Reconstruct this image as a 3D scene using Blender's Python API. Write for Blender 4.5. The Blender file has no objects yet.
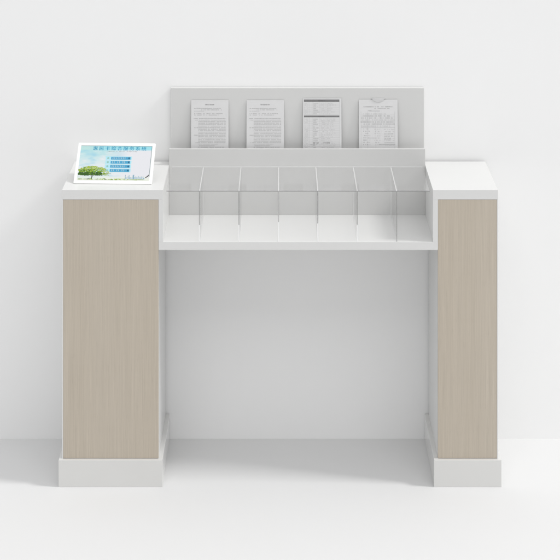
import bpy, bmesh, math, random
from mathutils import Vector, Matrix
R = math.radians
sc = bpy.context.scene
C = sc.collection

# ------------------------------------------------------------ camera
cam_d = bpy.data.cameras.new('camera')
cam = bpy.data.objects.new('camera', cam_d); C.objects.link(cam)
cam.location = (0, -6.95, 2.891)
cam.rotation_euler = (R(90), 0, 0)          # level, lens shifted down: verticals stay vertical
cam_d.sensor_width = 36
cam_d.lens = 1876.5 / 560 * 36
cam_d.shift_y = -(280 + 295) / 560
cam_d.clip_end = 200
sc.camera = cam

# ------------------------------------------------------------ world (even studio surround)
w = bpy.data.worlds.new('World'); sc.world = w; w.use_nodes = True
bg = w.node_tree.nodes['Background']
bg.inputs['Color'].default_value = (0.985, 0.99, 1.0, 1)
_n, _l = w.node_tree.nodes, w.node_tree.links      # brighter overhead and to the sides than straight in front
_tc = _n.new('ShaderNodeTexCoord'); _sp = _n.new('ShaderNodeSeparateXYZ'); _l.new(_tc.outputs['Generated'], _sp.inputs[0])
def _m(op, a, b, clamp=False):
    k = _n.new('ShaderNodeMath'); k.operation = op; k.use_clamp = clamp
    for i, v in enumerate((a, b)):
        if isinstance(v, (int, float)): k.inputs[i].default_value = v
        else: _l.new(v, k.inputs[i])
    return k.outputs[0]
_up = _m('MULTIPLY', _m('MAXIMUM', _sp.outputs[2], 0.0), 0.66)
_sd = _m('MULTIPLY', _m('ABSOLUTE', _sp.outputs[0], 0.0), 0.30)
_l.new(_m('ADD', _m('ADD', _up, _sd), 0.31), bg.inputs['Strength'])

# ------------------------------------------------------------ key lamp: large softbox high on the right
ld = bpy.data.lights.new('softbox', 'AREA'); ld.shape = 'SQUARE'; ld.size = 11.0
ld.energy = 19500; ld.color = (1.0, 0.992, 0.98)
lo = bpy.data.objects.new('softbox', ld); C.objects.link(lo)
tgt = Vector((0, 0.2, 0.7)); dirv = Vector((0.70, -0.12, 0.70)).normalized()
lo.location = tgt + dirv * 60
lo.rotation_euler = dirv.to_track_quat('Z', 'Y').to_euler()

# wide soft fill, above and in front of the counter
fd = bpy.data.lights.new('overhead_fill', 'AREA'); fd.shape = 'RECTANGLE'; fd.size = 16; fd.size_y = 9
fd.energy = 850; fd.color = (1.0, 0.998, 0.995)
fo = bpy.data.objects.new('overhead_fill', fd); C.objects.link(fo)
fv = Vector((0.06, -0.62, 0.78)).normalized(); fo.location = tgt + fv * 20
fo.rotation_euler = fv.to_track_quat('Z', 'Y').to_euler()

sc.view_settings.view_transform = 'Standard'
sc.view_settings.look = 'None'
sc.view_settings.exposure = -0.12
sc.view_settings.gamma = 1
sc.cycles.transparent_max_bounces = 40
sc.cycles.max_bounces = 12
sc.cycles.diffuse_bounces = 6

# ------------------------------------------------------------ materials
def new_mat(name):
    m = bpy.data.materials.new(name); m.use_nodes = True
    nt = m.node_tree
    return m, nt, nt.nodes['Principled BSDF'], nt.nodes, nt.links

def plain(name, col, rough=0.5, spec=0.5, var=0.012, vscale=3.0, bump=0.0, bscale=300.0, coat=0.0):
    m, nt, p, N, L = new_mat(name)
    p.inputs['Roughness'].default_value = rough
    p.inputs['Specular IOR Level'].default_value = spec
    p.inputs['Coat Weight'].default_value = coat; p.inputs['Coat Roughness'].default_value = 0.16
    tc = N.new('ShaderNodeTexCoord')
    nz = N.new('ShaderNodeTexNoise'); nz.inputs['Scale'].default_value = vscale; nz.inputs['Detail'].default_value = 4
    L.new(tc.outputs['Object'], nz.inputs['Vector'])
    rp = N.new('ShaderNodeValToRGB')
    rp.color_ramp.elements[0].position = 0.3; rp.color_ramp.elements[1].position = 0.7
    rp.color_ramp.elements[0].color = tuple(max(0, c * (1 - var)) for c in col) + (1,)
    rp.color_ramp.elements[1].color = tuple(min(1, c * (1 + var)) for c in col) + (1,)
    L.new(nz.outputs['Fac'], rp.inputs['Fac']); L.new(rp.outputs['Color'], p.inputs['Base Color'])
    if bump:
        n2 = N.new('ShaderNodeTexNoise'); n2.inputs['Scale'].default_value = bscale; n2.inputs['Detail'].default_value = 2
        L.new(tc.outputs['Object'], n2.inputs['Vector'])
        b = N.new('ShaderNodeBump'); b.inputs['Strength'].default_value = bump; b.inputs['Distance'].default_value = 0.001
        L.new(n2.outputs['Fac'], b.inputs['Height']); L.new(b.outputs['Normal'], p.inputs['Normal'])
    return m

def wood_mat():
    m, nt, p, N, L = new_mat('ash_veneer')
    p.inputs['Roughness'].default_value = 0.55
    p.inputs['Specular IOR Level'].default_value = 0.35
    tc = N.new('ShaderNodeTexCoord')
    def grain(sx, sz, detail, dist=0.0):
        mp = N.new('ShaderNodeMapping'); mp.inputs['Scale'].default_value = (sx, 1, sz)
        nz = N.new('ShaderNodeTexNoise'); nz.inputs['Scale'].default_value = 1; nz.inputs['Detail'].default_value = detail
        nz.inputs['Distortion'].default_value = dist
        L.new(tc.outputs['Object'], mp.inputs['Vector']); L.new(mp.outputs['Vector'], nz.inputs['Vector'])
        return nz.outputs['Fac']
    fine = grain(420, 4.0, 4, 0.2); mid = grain(70, 0.9, 3, 0.3); broad = grain(11, 0.35, 2, 0.3); fleck = grain(600, 22, 2)
    def ramp(src, a, b, ca, cb):
        r = N.new('ShaderNodeValToRGB'); e = r.color_ramp.elements
        e[0].position = a; e[1].position = b; e[0].color = (*ca, 1); e[1].color = (*cb, 1)
        L.new(src, r.inputs['Fac']); return r.outputs['Color']
    base = ramp(broad, 0.3, 0.7, (0.522, 0.464, 0.385), (0.538, 0.481, 0.403))
    c2 = ramp(mid, 0.34, 0.66, (0.972, 0.970, 0.966), (1.01, 1.01, 1.01))
    c3 = ramp(fine, 0.30, 0.70, (0.91, 0.905, 0.90), (1.04, 1.04, 1.04))
    c4 = ramp(fleck, 0.25, 0.42, (0.90, 0.89, 0.88), (1, 1, 1))
    cur = base
    for c in (c2, c3, c4):
        mx = N.new('ShaderNodeMix'); mx.data_type = 'RGBA'; mx.blend_type = 'MULTIPLY'
        mx.inputs['Factor'].default_value = 1
        L.new(cur, mx.inputs['A']); L.new(c, mx.inputs['B']); cur = mx.outputs['Result']
    L.new(cur, p.inputs['Base Color'])
    b = N.new('ShaderNodeBump'); b.inputs['Strength'].default_value = 0.12; b.inputs['Distance'].default_value = 0.0006
    L.new(fine, b.inputs['Height']); L.new(b.outputs['Normal'], p.inputs['Normal'])
    return m

def acrylic(name, tint, haze=0.0, hcol=(0.85, 0.87, 0.87), ior=1.33):
    m = bpy.data.materials.new(name); m.use_nodes = True
    N = m.node_tree.nodes; L = m.node_tree.links; N.clear()
    out = N.new('ShaderNodeOutputMaterial')
    tr = N.new('ShaderNodeBsdfTransparent'); tr.inputs['Color'].default_value = (*tint, 1)
    gl = N.new('ShaderNodeBsdfGlossy'); gl.inputs['Roughness'].default_value = 0.04
    df = N.new('ShaderNodeBsdfDiffuse'); df.inputs['Color'].default_value = (*hcol, 1)
    fr = N.new('ShaderNodeFresnel'); ge = N.new('ShaderNodeNewGeometry')
    mp = N.new('ShaderNodeMapRange'); mp.inputs['To Min'].default_value = ior; mp.inputs['To Max'].default_value = 1.0 / ior
    L.new(ge.outputs['Backfacing'], mp.inputs['Value']); L.new(mp.outputs['Result'], fr.inputs['IOR'])   # same sheen on both faces
    m1 = N.new('ShaderNodeMixShader'); m1.inputs['Fac'].default_value = haze
    L.new(tr.outputs[0], m1.inputs[1]); L.new(df.outputs[0], m1.inputs[2])
    m2 = N.new('ShaderNodeMixShader')
    L.new(fr.outputs[0], m2.inputs['Fac']); L.new(m1.outputs[0], m2.inputs[1]); L.new(gl.outputs[0], m2.inputs[2])
    L.new(m2.outputs[0], out.inputs[0])
    return m

M = {
    'wall':  plain('painted_wall', (0.91, 0.91, 0.908), 0.9, 0.1, 0.006, 1.2, 0.05, 400),
    'floor': plain('matte_floor', (0.70, 0.70, 0.70), 0.8, 0.1, 0.006, 1.0, 0.04, 300),
    'white': plain('white_laminate', (0.705, 0.705, 0.697), 0.35, 0.4, 0.008, 4, 0.02, 500, coat=0.15),
    'plinth': plain('white_plinth_laminate', (0.70, 0.697, 0.682), 0.25, 0.5, 0.010, 4, 0.02, 500, coat=1.0),
    'board': plain('pale_grey_board', (0.66, 0.66, 0.652), 0.5, 0.3, 0.008, 4, 0.04, 500),
    'ledge': plain('pale_grey_laminate', (0.635, 0.635, 0.627), 0.5, 0.3, 0.008, 4, 0.04, 500),
    'wood':  wood_mat(),
    'acrylic': acrylic('clear_acrylic', (0.999, 0.999, 0.999), 0.03, (0.97, 0.97, 0.97), ior=1.02),
    'acrylic_sheet': acrylic('clear_acrylic_sheet', (0.998, 0.998, 0.998), 0.035, (0.95, 0.95, 0.95), ior=1.22),
    'edge_dark': acrylic('acrylic_edge_painted_dark', (0.66, 0.66, 0.66), 0.28, (0.50, 0.50, 0.50), ior=1.2),  # dark reflection painted into the dividers' front edges
    'sheet_edge': acrylic('acrylic_sheet_edge', (0.55, 0.55, 0.55), 0.35, (0.38, 0.38, 0.38), ior=1.2),
    'edge_light': acrylic('acrylic_edge_painted_bright', (0.97, 0.97, 0.97), 0.70, (0.95, 0.95, 0.95), ior=1.2),  # reflected brightness painted into the edge colour
    'paper': plain('paper', (0.70, 0.70, 0.70), 0.7, 0.2, 0.015, 12),
    'ink': plain('grey_ink', (0.38, 0.38, 0.38), 0.8, 0.1, 0.05, 200),
    'ink_soft': plain('faint_ink', (0.52, 0.52, 0.52), 0.8, 0.1, 0.05, 200),
    'ink_dark': plain('dark_ink', (0.17, 0.17, 0.17), 0.8, 0.1, 0.05, 200),
    'clip': plain('steel_clip', (0.60, 0.60, 0.60), 0.4, 0.4, 0.05, 40),
    'case': plain('white_tablet_plastic', (0.86, 0.87, 0.85), 0.3, 0.5, 0.006, 10, coat=0.3),
    'foot': plain('grey_rubber', (0.4, 0.4, 0.4), 0.7, 0.3, 0.03, 30),
}

# ------------------------------------------------------------ helpers
def box(bm, x0, x1, y0, y1, z0, z1, mi=0):
    vs = [bm.verts.new((x, y, z)) for x in (x0, x1) for y in (y0, y1) for z in (z0, z1)]
    idx = [(0, 1, 3, 2), (4, 6, 7, 5), (0, 4, 5, 1), (2, 3, 7, 6), (0, 2, 6, 4), (1, 5, 7, 3)]
    fs = [bm.faces.new([vs[i] for i in q]) for q in idx]
    for f in fs: f.material_index = mi
    return fs

def link(name, bm, mats, parent=None, bevel=0.0, label=None, shift=None):
    bmesh.ops.recalc_face_normals(bm, faces=bm.faces[:])
    me = bpy.data.meshes.new(name); bm.to_mesh(me); bm.free()
    for m in (mats if isinstance(mats, (list, tuple)) else [mats]): me.materials.append(m)
    o = bpy.data.objects.new(name, me); C.objects.link(o)
    if parent: o.parent = parent
    if bevel:
        b = o.modifiers.new('bevel', 'BEVEL'); b.width = bevel; b.segments = 2; b.limit_method = 'ANGLE'; b.angle_limit = R(40)
    if label: o['label'] = label
    return o

def boxes(name, lst, mat, parent=None, bevel=0.0008, label=None):
    bm = bmesh.new()
    for b in lst: box(bm, *b)
    return link(name, bm, mat, parent, bevel, label)

def empty(name, loc, label, cat, group=None, rot=(0, 0, 0)):
    o = bpy.data.objects.new(name, None); o.empty_display_size = 0.1; C.objects.link(o)
    o.location = loc; o.rotation_euler = rot; o['label'] = label; o['category'] = cat
    if group: o['group'] = group
    return o

# ------------------------------------------------------------ the setting
WY = 0.443
o = boxes('wall', [(-14, 14, WY, WY + 0.2, -0.0, 9)], M['wall'], bevel=0); o['kind'] = 'structure'
o['label'] = 'plain pale grey wall behind the counter'; o['category'] = 'wall'
bm = bmesh.new(); vs = [bm.verts.new(p) for p in ((-14, -14, 0), (14, -14, 0), (14, WY, 0), (-14, WY, 0))]; bm.faces.new(vs)
o = link('floor', bm, M['floor']); o['kind'] = 'structure'
o['label'] = 'plain pale grey floor under the counter'; o['category'] = 'floor'

# ------------------------------------------------------------ the counter
ctr = empty('service_counter', (0, 0, 0), 'white counter with two wood fronted pedestals, a divided tray and a raised back board', 'counter')
OUT = 0.8074; TOP = 1.095; CAPB = 1.0595; BACK = 0.432
def pedestal(sgn, xin, capin, label):
    """sgn -1 left / +1 right; xin inner face of the body, capin inner edge of the top cap"""
    a, b = sorted((sgn * OUT, xin))
    strip = (a, a + 0.0037) if sgn < 0 else (b - 0.0037, b)
    wood = (a + 0.0037, b) if sgn < 0 else (a, b - 0.0037)
    body = boxes('pedestal', [(a, b, 0.018, BACK, 0.06, CAPB - 0.0004), (strip[0], strip[1], 0.0, 0.0178, 0.06, CAPB - 0.0004)],
                 M['white'], ctr, 0.0004, label)
    boxes('wood_panel', [(wood[0] + 0.0003, wood[1] - 0.0003, 0.0004, 0.0178, 0.101, CAPB - 0.001)], M['wood'], body, 0.0006)
    c0, c1 = sorted((sgn * OUT, capin))
    boxes('top_cap', [(c0, c1, 0, BACK, CAPB, TOP)], M['white'], body, 0.0003)
    p0, p1 = sorted((sgn * (OUT + 0.0113), xin - sgn * 0.0157))
    boxes('plinth', [(p0, p1, -0.014, 0.4415, 0.0, 0.100)], M['plinth'], body, 0.0010)
pedestal(-1, -0.4500, -0.4333, 'wider wood fronted pedestal under the tablet')
pedestal(+1, 0.5852, 0.5667, 'narrower wood fronted pedestal with a bare top')

tray = boxes('tray', [(-0.4499, 0.5851, 0.0, 0.3695, 0.8725, 0.902)], M['white'], ctr)
boxes('side_wall', [(-0.4499, -0.4333, 0.0, BACK, 0.9021, CAPB - 0.0001)], M['white'], tray, 0.0001)
boxes('side_wall', [(0.5667, 0.5851, 0.0, BACK, 0.9021, CAPB - 0.0001)], M['white'], tray, 0.0001)
ris = boxes('document_ledge', [(-0.4331, 0.5665, 0.370, 0.382, 0.8725, 1.159)], M['ledge'], ctr, 0.0010)
boxes('slot_floor', [(-0.4331, 0.5665, 0.3823, 0.4195, 1.0955, 1.130)], M['white'], ris, 0.0004)
boxes('back_board', [(-0.4289, 0.5656, 0.4200, 0.4415, 0.8725, 1.387)], M['board'], ctr, 0.0010)

def acrylic_slab(name, x0, x1, y0, y1, z0, z1, clear, dark, mat, dmat='edge_dark', zsplit=None):
    bm = bmesh.new(); fs = box(bm, x0, x1, y0, y1, z0, z1, 2)
    for k in clear: fs[k].material_index = 0
    for k in dark: fs[k].material_index = 1
    if zsplit:                     # lower front edge painted lighter, as if reflecting the white tray
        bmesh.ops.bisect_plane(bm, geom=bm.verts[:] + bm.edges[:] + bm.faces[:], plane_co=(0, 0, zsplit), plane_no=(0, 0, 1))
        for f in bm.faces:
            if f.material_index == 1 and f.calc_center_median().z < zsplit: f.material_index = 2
    return link(name, bm, [mat, M[dmat], M['edge_light']], ctr)
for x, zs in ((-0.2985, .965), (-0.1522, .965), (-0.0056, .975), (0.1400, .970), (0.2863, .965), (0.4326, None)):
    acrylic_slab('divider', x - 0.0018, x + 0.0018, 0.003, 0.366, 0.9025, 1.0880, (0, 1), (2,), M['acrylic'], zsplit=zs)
acrylic_slab('cover_sheet', -0.4205, 0.5550, 0.0015, 0.3690, 1.0884, 1.0914, (4, 5), (2,), M['acrylic_sheet'], 'sheet_edge')

# ------------------------------------------------------------ printed sheets in the slot
def sheet(px, top, wdt, label, kind, seed):
    hgt = 0.210
    rng = random.Random(seed)
    z0 = top - hgt
    lean = math.asin(0.018 / hgt)
    root = empty('paper_sheet', (px + wdt / 2, 0.3990, z0), label, 'document', 'printed sheets leaning on the back board', (-lean, 0, 0))
    bm = bmesh.new(); box(bm, -wdt / 2, wdt / 2, 0, 0.0008, 0, hgt)
    link('page', bm, M['paper'], root)
    pr = bmesh.new()
    def mark(x0, x1, zt, h, mi):
        y = -0.00025
        vs = [pr.verts.new(q) for q in ((x0, y, zt - h), (x1, y, zt - h), (x1, y, zt), (x0, y, zt))]
        pr.faces.new(vs).material_index = mi
    def line(x0, x1, zt, h, mi, gap=0.12, density=0.93):
        """a row of glyph-like strokes"""
        x = x0
        while x < x1 - h * 0.6:
            if rng.random() < density:
                cw = h * 0.86
                for k in range(3):
                    zz = zt - h * (k + 0.15 + rng.random() * 0.2) / 3
                    mark(x + rng.random() * cw * 0.2, x + cw * (0.75 + rng.random() * 0.25), zz, h * 0.11, mi)
                xm = x + cw * (0.2 + 0.6 * rng.random())
                mark(xm, xm + h * 0.13, zt, h, mi)
            x += h
    L0, R0 = -wdt / 2, wdt / 2
    T = hgt
    if kind == 'letter':
        line(-0.019, 0.019, T - 0.0155, 0.0046, 2, density=1)
        z = T - 0.031
        line(L0 + .012, R0 - .030, z, .0030, 0); line(L0 + .040, R0 - .026, z - .0055, .0030, 0, density=.7)
        line(L0 + .012, L0 + .05, z - .0105, .0030, 1)
        z = T - 0.051
        line(L0 + .012, R0 - .022, z, .0032, 0, density=.8); line(L0 + .012, R0 - .04, z - .0055, .0030, 0, density=.6)
        z = T - 0.070
        line(L0 + .010, R0 - .012, z, .0034, 0)
        z -= .0062
        for i in range(22):
            full = rng.random()
            x0 = L0 + (.028 if i % 5 else .012)
            x1 = R0 - (.010 if full > .3 else .010 + rng.random() * .055)
            line(x0, x1, z, .0031, 0 if i % 4 else 1)
            z -= .0058
            if z < .01: break
    elif kind == 'table':
        for zt, hh in ((T - .0045, .0088), (T - .0665, .0064)):
            mark(L0 + .004, R0 - .008, zt, hh, 3)
            line(-0.016, 0.010, zt - hh * .2, hh * .6, 2, density=1)
        for x in (L0 + .004, L0 + .024, L0 + .036, L0 + .066, L0 + .090, R0 - .008):
            mark(x, x + .0005, T - .013, .050, 1); mark(x, x + .0005, T - .073, .115, 1)
        z = T - .0175
        while z > .020:
            if not (T - .078 < z < T - .062):
                line(L0 + .008, L0 + .020, z, .0028, 1, density=.8)
                line(L0 + .040, L0 + .040 + .010 + rng.random() * .015, z, .0030, 0)
                line(L0 + .070, L0 + .088, z, .0028, 1, density=.7)
                line(L0 + .094, L0 + .104 + rng.random() * .028, z, .0028, 1, density=.7)
                mark(L0 + .004, R0 - .008, z - .0045, .0004, 1)
            z -= .0068
        line(L0 + .040, L0 + .063, .040, .0044, 2, density=.9); line(L0 + .080, L0 + .108, .040, .0044, 2, density=.9)
        line(L0 + .028, L0 + .055, .0325, .0032, 0)
    else:
        line(L0 + .018, R0 - .020, T - .026, .0044, 0, density=.9); line(L0 + .06, R0 - .03, T - .033, .0034, 0, density=.8)
        mark(L0 + .040, L0 + .082, T - .044, .0010, 0); line(L0 + .032, L0 + .05, T - .042, .0028, 0)
        z = T - .054
        for i, (a, b) in enumerate(((.016, .045), (.014, .028), (.010, .020), (.008, .012), (.006, .014), (.018, .010), (.010, .030))):
            line(L0 + a, R0 - b, z, .0036, 0 if i % 3 else 1, density=.78)
            mark(L0 + .008, R0 - .012, z - .0052, .0004, 1)
            z -= .0078
        mark(L0 + .008, R0 - .010, z + .002, .0007, 0)
        z = T - .112
        for i in range(8):
            line(L0 + .016, L0 + .044, z, .0036, 0 if i % 2 else 1, density=.6)
            line(L0 + .060, L0 + .085, z - .001, .0034, 1, density=.6)
            line(L0 + .098, R0 - .014, z - .002, .0034, 0 if i in (2, 3, 6) else 1, density=.7)
            z -= .0086
        for x in (L0 + .008, L0 + .034, L0 + .066, R0 - .012): mark(x, x + .0005, T - .046, .150, 1)
        mark(L0 + .034, L0 + .064, .062, .0011, 0); mark(L0 + .098, R0 - .026, .062, .0011, 0); mark(L0 + .098, R0 - .026, .057, .0009, 0)
        mark(L0 + .078, R0 - .010, .036, .0012, 0)
    link('print', pr, [M['ink'], M['ink_soft'], M['ink_dark'], M['ink_mid']], root)
    return root
M['ink_mid'] = plain('table_header_grey', (0.21, 0.21, 0.21), 0.8, 0.1, 0.05, 200)
sheet(-0.3488, 1.3408, 0.1469, 'leftmost printed letter with a short dark title, nearest the tablet', 'letter', 3)
sheet(-0.1313, 1.3408, 0.1470, 'second printed letter from the left, beside the sheet with dark header bars', 'letter', 3)
sheet(0.0901, 1.3475, 0.1510, 'printed table sheet with two dark grey header bars', 'table', 8)
p4 = sheet(0.3096, 1.3430, 0.1520, 'printed form with underlined fields and a small clip at its top edge', 'form', 12)
bm = bmesh.new()          # bulldog clip: rounded jaw over the top edge of the form
n = 14
prof = [(-0.029, 0.2125)] + [(-0.024 + 0.048 * i / n, 0.2125 - 0.0125 * math.sin(math.pi * i / n) ** 0.6) for i in range(n + 1)] + [(0.029, 0.2125), (0.020, 0.2165), (-0.020, 0.2165)]
fr = [bm.verts.new((x, -0.0022, z)) for x, z in prof]; bk = [bm.verts.new((x, 0.0022, z)) for x, z in prof]
bm.faces.new(fr); bm.faces.new(bk[::-1])
for i in range(len(prof)):
    j = (i + 1) % len(prof); bm.faces.new((fr[i], bk[i], bk[j], fr[j]))
link('clip', bm, M['clip'], p4)

# ------------------------------------------------------------ the tablet
TW, TH, TT = 0.296, 0.181, 0.009
tilt = R(42)
tab = empty('tablet', (-0.628, 0.076, TOP), 'white tablet showing a green tree and blue menu bars, propped on the left pedestal', 'tablet', rot=(0, 0, R(-2.6)))
FR = Matrix.Rotation(tilt, 4, 'X')          # local: x across, y up the slope, z out of the screen
LIFT = Matrix.Translation((0, 0.0065, 0.0022))
def tpart(name, bm, mats, parent=None, bevel=0):
    bm.transform(LIFT @ FR)
    return link(name, bm, mats, parent or tab, bevel)
def rrect(bm, x0, x1, y0, y1, z0, z1, r, n=6):
    pts = []
    for cx, cy, a0 in ((x1 - r, y1 - r, 0), (x0 + r, y1 - r, 90), (x0 + r, y0 + r, 180), (x1 - r, y0 + r, 270)):
        for i in range(n + 1):
            a = R(a0 + 90 * i / n); pts.append((cx + r * math.cos(a), cy + r * math.sin(a)))
    t = [bm.verts.new((*p, z1)) for p in pts]; b = [bm.verts.new((*p, z0)) for p in pts]
    bm.faces.new(t); bm.faces.new(b[::-1])
    for i in range(len(pts)):
        j = (i + 1) % len(pts); bm.faces.new((t[i], b[i], b[j], t[j]))
bm = bmesh.new(); rrect(bm, -TW / 2, TW / 2, 0, TH, -TT, 0, 0.004); tpart('case', bm, M['case'], bevel=0.0008)
for x in (-0.07, 0.07):   # easel legs behind
    bm = bmesh.new()
    a = LIFT @ FR @ Vector((0, 0.120, -TT)); 
    vs = [(x - .012, a.y, a.z), (x + .012, a.y, a.z), (x + .012, a.y + .050, 0.0006), (x - .012, a.y + .050, 0.0006)]
    f = [bm.verts.new(v) for v in vs]; g = [bm.verts.new((v[0], v[1] + .005, v[2])) for v in vs]
    bm.faces.new(f); bm.faces.new(g[::-1])
    for i in range(4): bm.faces.new((f[i], g[i], g[(i + 1) % 4], f[(i + 1) % 4]))
    link('stand_leg', bm, M['case'], tab)

# screen: backlit panel, drawn picture
def lit(name, ramp_nodes=None, col=None, strength=0.45, rough=0.25):
    m, nt, p, N, L = new_mat(name)
    p.inputs['Roughness'].default_value = rough; p.inputs['Specular IOR Level'].default_value = 0.3
    if col:
        p.inputs['Base Color'].default_value = (*[c * 0.35 for c in col], 1)
        p.inputs['Emission Color'].default_value = (*col, 1)
    p.inputs['Emission Strength'].default_value = strength
    return m, p, N, L
SX, SY = 0.136, 0.0765     # half sizes
SC = TH / 2
def screen_mat():
    m, p, N, L = lit('tablet_screen_picture', strength=0.60)
    tc = N.new('ShaderNodeTexCoord'); sp = N.new('ShaderNodeSeparateXYZ'); L.new(tc.outputs['UV'], sp.inputs[0])
    def math_(op, a, b=None, clamp=False):
        n = N.new('ShaderNodeMath'); n.operation = op; n.use_clamp = clamp
        for i, v in enumerate((a, b)):
            if v is None: continue
            if isinstance(v, (int, float)): n.inputs[i].default_value = v
            else: L.new(v, n.inputs[i])
        return n.outputs[0]
    def mix(f, a, b):
        n = N.new('ShaderNodeMix'); n.data_type = 'RGBA'
        L.new(f, n.inputs['Factor'])
        for k, v in (('A', a), ('B', b)):
            if isinstance(v, tuple): n.inputs[k].default_value = (*v, 1)
            else: L.new(v, n.inputs[k])
        return n.outputs['Result']
    u, v = sp.outputs[0], sp.outputs[1]
    nz = N.new('ShaderNodeTexNoise'); nz.inputs['Scale'].default_value = 3.2; nz.inputs['Detail'].default_value = 5
    mp = N.new('ShaderNodeMapping'); mp.inputs['Scale'].default_value = (1.3, 1.6, 1)
    L.new(tc.outputs['UV'], mp.inputs[0]); L.new(mp.outputs[0], nz.inputs[0])
    sky = mix(math_('MULTIPLY', math_('SUBTRACT', v, 0.35), 1.5, True), (0.86, 0.93, 0.95), (0.42, 0.80, 0.84))
    cloud = math_('MULTIPLY', math_('SUBTRACT', nz.outputs['Fac'], 0.52), 5.0, True)
    c = mix(cloud, sky, (0.93, 0.93, 0.95))
    blue = math_('MULTIPLY', math_('SUBTRACT', 0.50, nz.outputs['Fac']), 6.0, True)
    c = mix(math_('MULTIPLY', blue, 0.75), c, (0.34, 0.70, 0.88))
    c = mix(math_('MULTIPLY', math_('SUBTRACT', u, 0.38), 3.2, True), c, (0.90, 0.905, 0.945))     # pale panel to the right
    c = mix(math_('MULTIPLY', math_('SUBTRACT', 0.14, v), 9.0, True), c, (0.93, 0.97, 0.86))       # pale foreground
    edge = math_('MULTIPLY', math_('SUBTRACT', v, 0.855), 22.0, True)                              # title band
    band = mix(math_('MULTIPLY', math_('SUBTRACT', u, 0.10), 4.0, True), (0.58, 0.86, 0.84), (0.40, 0.84, 0.94))
    c = mix(edge, c, band)
    L.new(c, p.inputs['Emission Color'])
    dk = N.new('ShaderNodeMix'); dk.data_type = 'RGBA'; dk.blend_type = 'MULTIPLY'; dk.inputs['Factor'].default_value = 1
    L.new(c, dk.inputs['A']); dk.inputs['B'].default_value = (0.28, 0.28, 0.28, 1); L.new(dk.outputs['Result'], p.inputs['Base Color'])
    return m
bm = bmesh.new(); uvl = bm.loops.layers.uv.new('UVMap')
def srect(bm, u0, u1, v0, v1, z=0.0, mi=0, d=0.0):
    pts = [(u0, v0), (u1, v0), (u1, v1), (u0, v1)]
    f = bm.faces.new([bm.verts.new(((u * 2 - 1) * SX, SC + (v * 2 - 1) * SY, z)) for u, v in pts]); f.material_index = mi
    return f
f = srect(bm, 0, 1, 0, 1, 0.0005)
for lp, uv in zip(f.loops, ((0, 0), (1, 0), (1, 1), (0, 1))): lp[uvl].uv = uv
scr = tpart('screen', bm, screen_mat())
def lm(name, col, s=0.45): return lit(name, col=col, strength=s)[0]

def text_mesh(body, size, cx, cy, z, bold=0.0, spread=1.0):
    cu = bpy.data.curves.new('txt', 'FONT'); cu.body = body; cu.size = size; cu.align_x = 'CENTER'; cu.align_y = 'CENTER'
    cu.offset = bold; cu.space_character = spread; cu.resolution_u = 2
    ob = bpy.data.objects.new('txt', cu); C.objects.link(ob)
    dg = bpy.context.evaluated_depsgraph_get(); dg.update()
    me = bpy.data.meshes.new_from_object(ob.evaluated_get(dg))
    bpy.data.objects.remove(ob); bpy.data.curves.remove(cu)
    bm = bmesh.new(); bm.from_mesh(me); bpy.data.meshes.remove(me)
    bm.transform(Matrix.Translation((cx, cy, z)))
    return bm
def S(u, v): return ((u * 2 - 1) * SX, SC + (v * 2 - 1) * SY)

cx, cy = S(0.545, 0.922)
tb = bmesh.new()
for k, dx in enumerate((-0.0004, 0.0, 0.0004)):      # bold weight
    t1 = text_mesh('惠民卡综合服务系统', 0.0190, cx + dx, cy - 0.001, 0.0010 + k * 3e-6, 0.0, 1.44)
    tm = bpy.data.meshes.new('t'); t1.to_mesh(tm); t1.free(); tb.from_mesh(tm); bpy.data.meshes.remove(tm)
tpart('title_text', tb, lm('title_blue', (0.06, 0.42, 0.66), 0.42), scr)
cx, cy = S(0.575, 0.838)
bm = bmesh.new(); rg = random.Random(5); x = 0.38
while x < 0.78:                       # a row of tiny caption strokes
    wd = rg.uniform(0.006, 0.014)
    if rg.random() < 0.85: srect(bm, x, x + wd, 0.822 + rg.uniform(0, .008), 0.838 + rg.uniform(0, .008), 0.0008)
    x += wd + rg.uniform(0.003, 0.008)
tpart('caption', bm, lm('caption_grey', (0.50, 0.54, 0.56), 0.3), scr)
mb = lm('menu_bar_blue', (0.09, 0.45, 0.74), 0.45); ml = lm('menu_glow', (0.50, 0.86, 0.97), 0.55); mw = lm('menu_text_white', (0.62, 0.84, 0.93), 0.4); mg = lm('menu_dot_green', (0.42, 0.72, 0.66), 0.4); md = lm('menu_arrow', (0.04, 0.22, 0.40), 0.2)
for i in range(4):
    v = 0.640 - i * 0.118
    bm = bmesh.new()
    srect(bm, 0.365, 0.730, v - 0.052, v + 0.052, 0.0007 + i * 2e-6, 1)
    srect(bm, 0.440, 0.712, v - 0.040, v + 0.036, 0.0010, 0)
    x0 = 0.400; cxx, cyy = S(x0, v)
    f = bm.faces.new([bm.verts.new((cxx + 0.0042 * math.cos(R(a)), cyy + 0.0042 * math.sin(R(a)), 0.0010)) for a in range(0, 360, 30)]); f.material_index = 3
    rg = random.Random(40 + i)
    for k in range(8):
        if k in (2, 5) and i % 2: continue
        uu = 0.458 + k * 0.0240
        for q in range(3):
            vv = v - 0.024 + q * 0.018
            srect(bm, uu + rg.uniform(0, .004), uu + .016 + rg.uniform(-.004, .002), vv, vv + .008, 0.0012, 2)
        srect(bm, uu + .006, uu + .010, v - .026, v + .024, 0.0014, 2)
    srect(bm, 0.682, 0.702, v - 0.024, v + 0.024, 0.0013, 4)
    tpart('menu_bar', bm, [mb, ml, mw, mg, md], scr)
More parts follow.
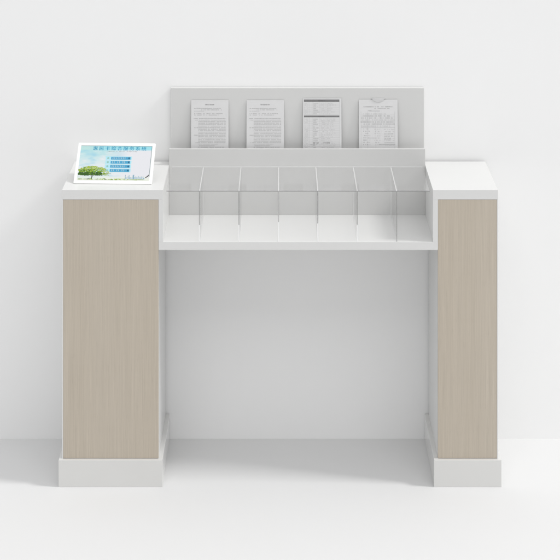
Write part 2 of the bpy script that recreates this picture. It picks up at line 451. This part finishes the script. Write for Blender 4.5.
# tree picture
greens = [lm('leaf_%s' % n, c, 0.4) for n, c in (('lime', (0.50, 0.66, 0.08)), ('green', (0.22, 0.42, 0.03)), ('deep', (0.05, 0.14, 0.02)), ('pale', (0.66, 0.78, 0.42)), ('trunk', (0.10, 0.13, 0.10)))]
bm = bmesh.new(); rg = random.Random(11)
def blob(u, v, r, mi, z, asp=0.55):
    n = 7; a0 = rg.random() * 6
    cxx, cyy = S(u, v)
    vs = [bm.verts.new((cxx + r * math.cos(a0 + k * math.tau / n) * rg.uniform(.6, 1.2), cyy + r * asp * math.sin(a0 + k * math.tau / n) * rg.uniform(.6, 1.2), z)) for k in range(n)]
    bm.faces.new(vs).material_index = mi
layers = 0
for k in range(760):
    u = 0.19 + rg.gauss(0, 0.115)
    hw = 0.245
    du = (u - 0.19) / hw
    if abs(du) > 1 or u < 0.012: continue
    topv = 0.19 + 0.21 * math.sqrt(1 - du * du); botv = 0.14
    q = rg.random(); v = botv + (topv - botv) * q
    if q > 0.66: mi = rg.choice((0, 0, 3, 1, 3))
    elif q > 0.36: mi = rg.choice((0, 1, 1, 2))
    else: mi = rg.choice((1, 2, 2, 2))
    if u > 0.34: mi = rg.choice((3, 0, 1, 3))
    layers += 1
    blob(u, v, rg.uniform(.0018, .0052), mi, 0.0006 + layers * 4e-7)
for k in range(60):     # dark mass at the lower left, streaks to the right
    u = rg.uniform(0.015, 0.12); blob(u, rg.uniform(.15, .21), rg.uniform(.002, .005), 2, 0.0009 + k * 4e-7)
for k in range(40):
    u = rg.uniform(0.30, 0.46); blob(u, 0.16 + (u - .3) * .25 + rg.uniform(-.01, .01), rg.uniform(.002, .004), rg.choice((1, 2, 3)), 0.00095 + k * 4e-7, .25)
for (u0, v0, u1, v1, w0) in ((.200, .03, .205, .20, .012), (.205, .10, .15, .19, .006), (.207, .10, .26, .19, .006)):
    a, b = S(u0, v0), S(u1, v1); hw = w0 * SX
    bm.faces.new([bm.verts.new((a[0] - hw, a[1], .00098)), bm.verts.new((a[0] + hw, a[1], .00098)), bm.verts.new((b[0] + hw * .6, b[1], .00098)), bm.verts.new((b[0] - hw * .6, b[1], .00098))]).material_index = 4
for k in range(150):    # ground line grass
    u = rg.uniform(0.01, 0.93); blob(u, 0.028 + rg.gauss(0, .009), rg.uniform(.002, .006), rg.choice((3, 1, 4, 0, 3) if u < .5 else (3, 3, 1, 0)), 0.00099 + k * 2e-7, .22)
tpart('tree_picture', bm, greens, scr)
sky_m = [lm('skyline_blue', (0.30, 0.52, 0.66), 0.4), lm('skyline_pale', (0.62, 0.78, 0.88), 0.4), lm('skyline_dark', (0.08, 0.08, 0.07), 0.1)]
bm = bmesh.new(); rg = random.Random(2)
for k in range(26):
    u = 0.66 + k * 0.0105 + rg.uniform(-.003, .003); hh = rg.uniform(.03, .12) * (1.0 if k < 12 else .75)
    srect(bm, u, u + rg.uniform(.006, .014), .035, .045 + hh, 0.0010 + k * 3e-6, rg.choice((0, 1, 1)))
for k in range(5):      # dark bird at the right end
    u = .945 + k * .010; srect(bm, u, u + .012, .075 + k * .016, .100 + k * .018, .00112, 2)
tpart('skyline', bm, sky_m, scr)
bm = bmesh.new()        # thin dark rim of the lit area
srect(bm, 0.0, 1.0, 0.990, 1.0, .0013); srect(bm, 0.994, 1.0, 0.10, .990, .0013)
tpart('screen_rim', bm, lm('rim_grey', (0.36, 0.48, 0.50), 0.2), scr)
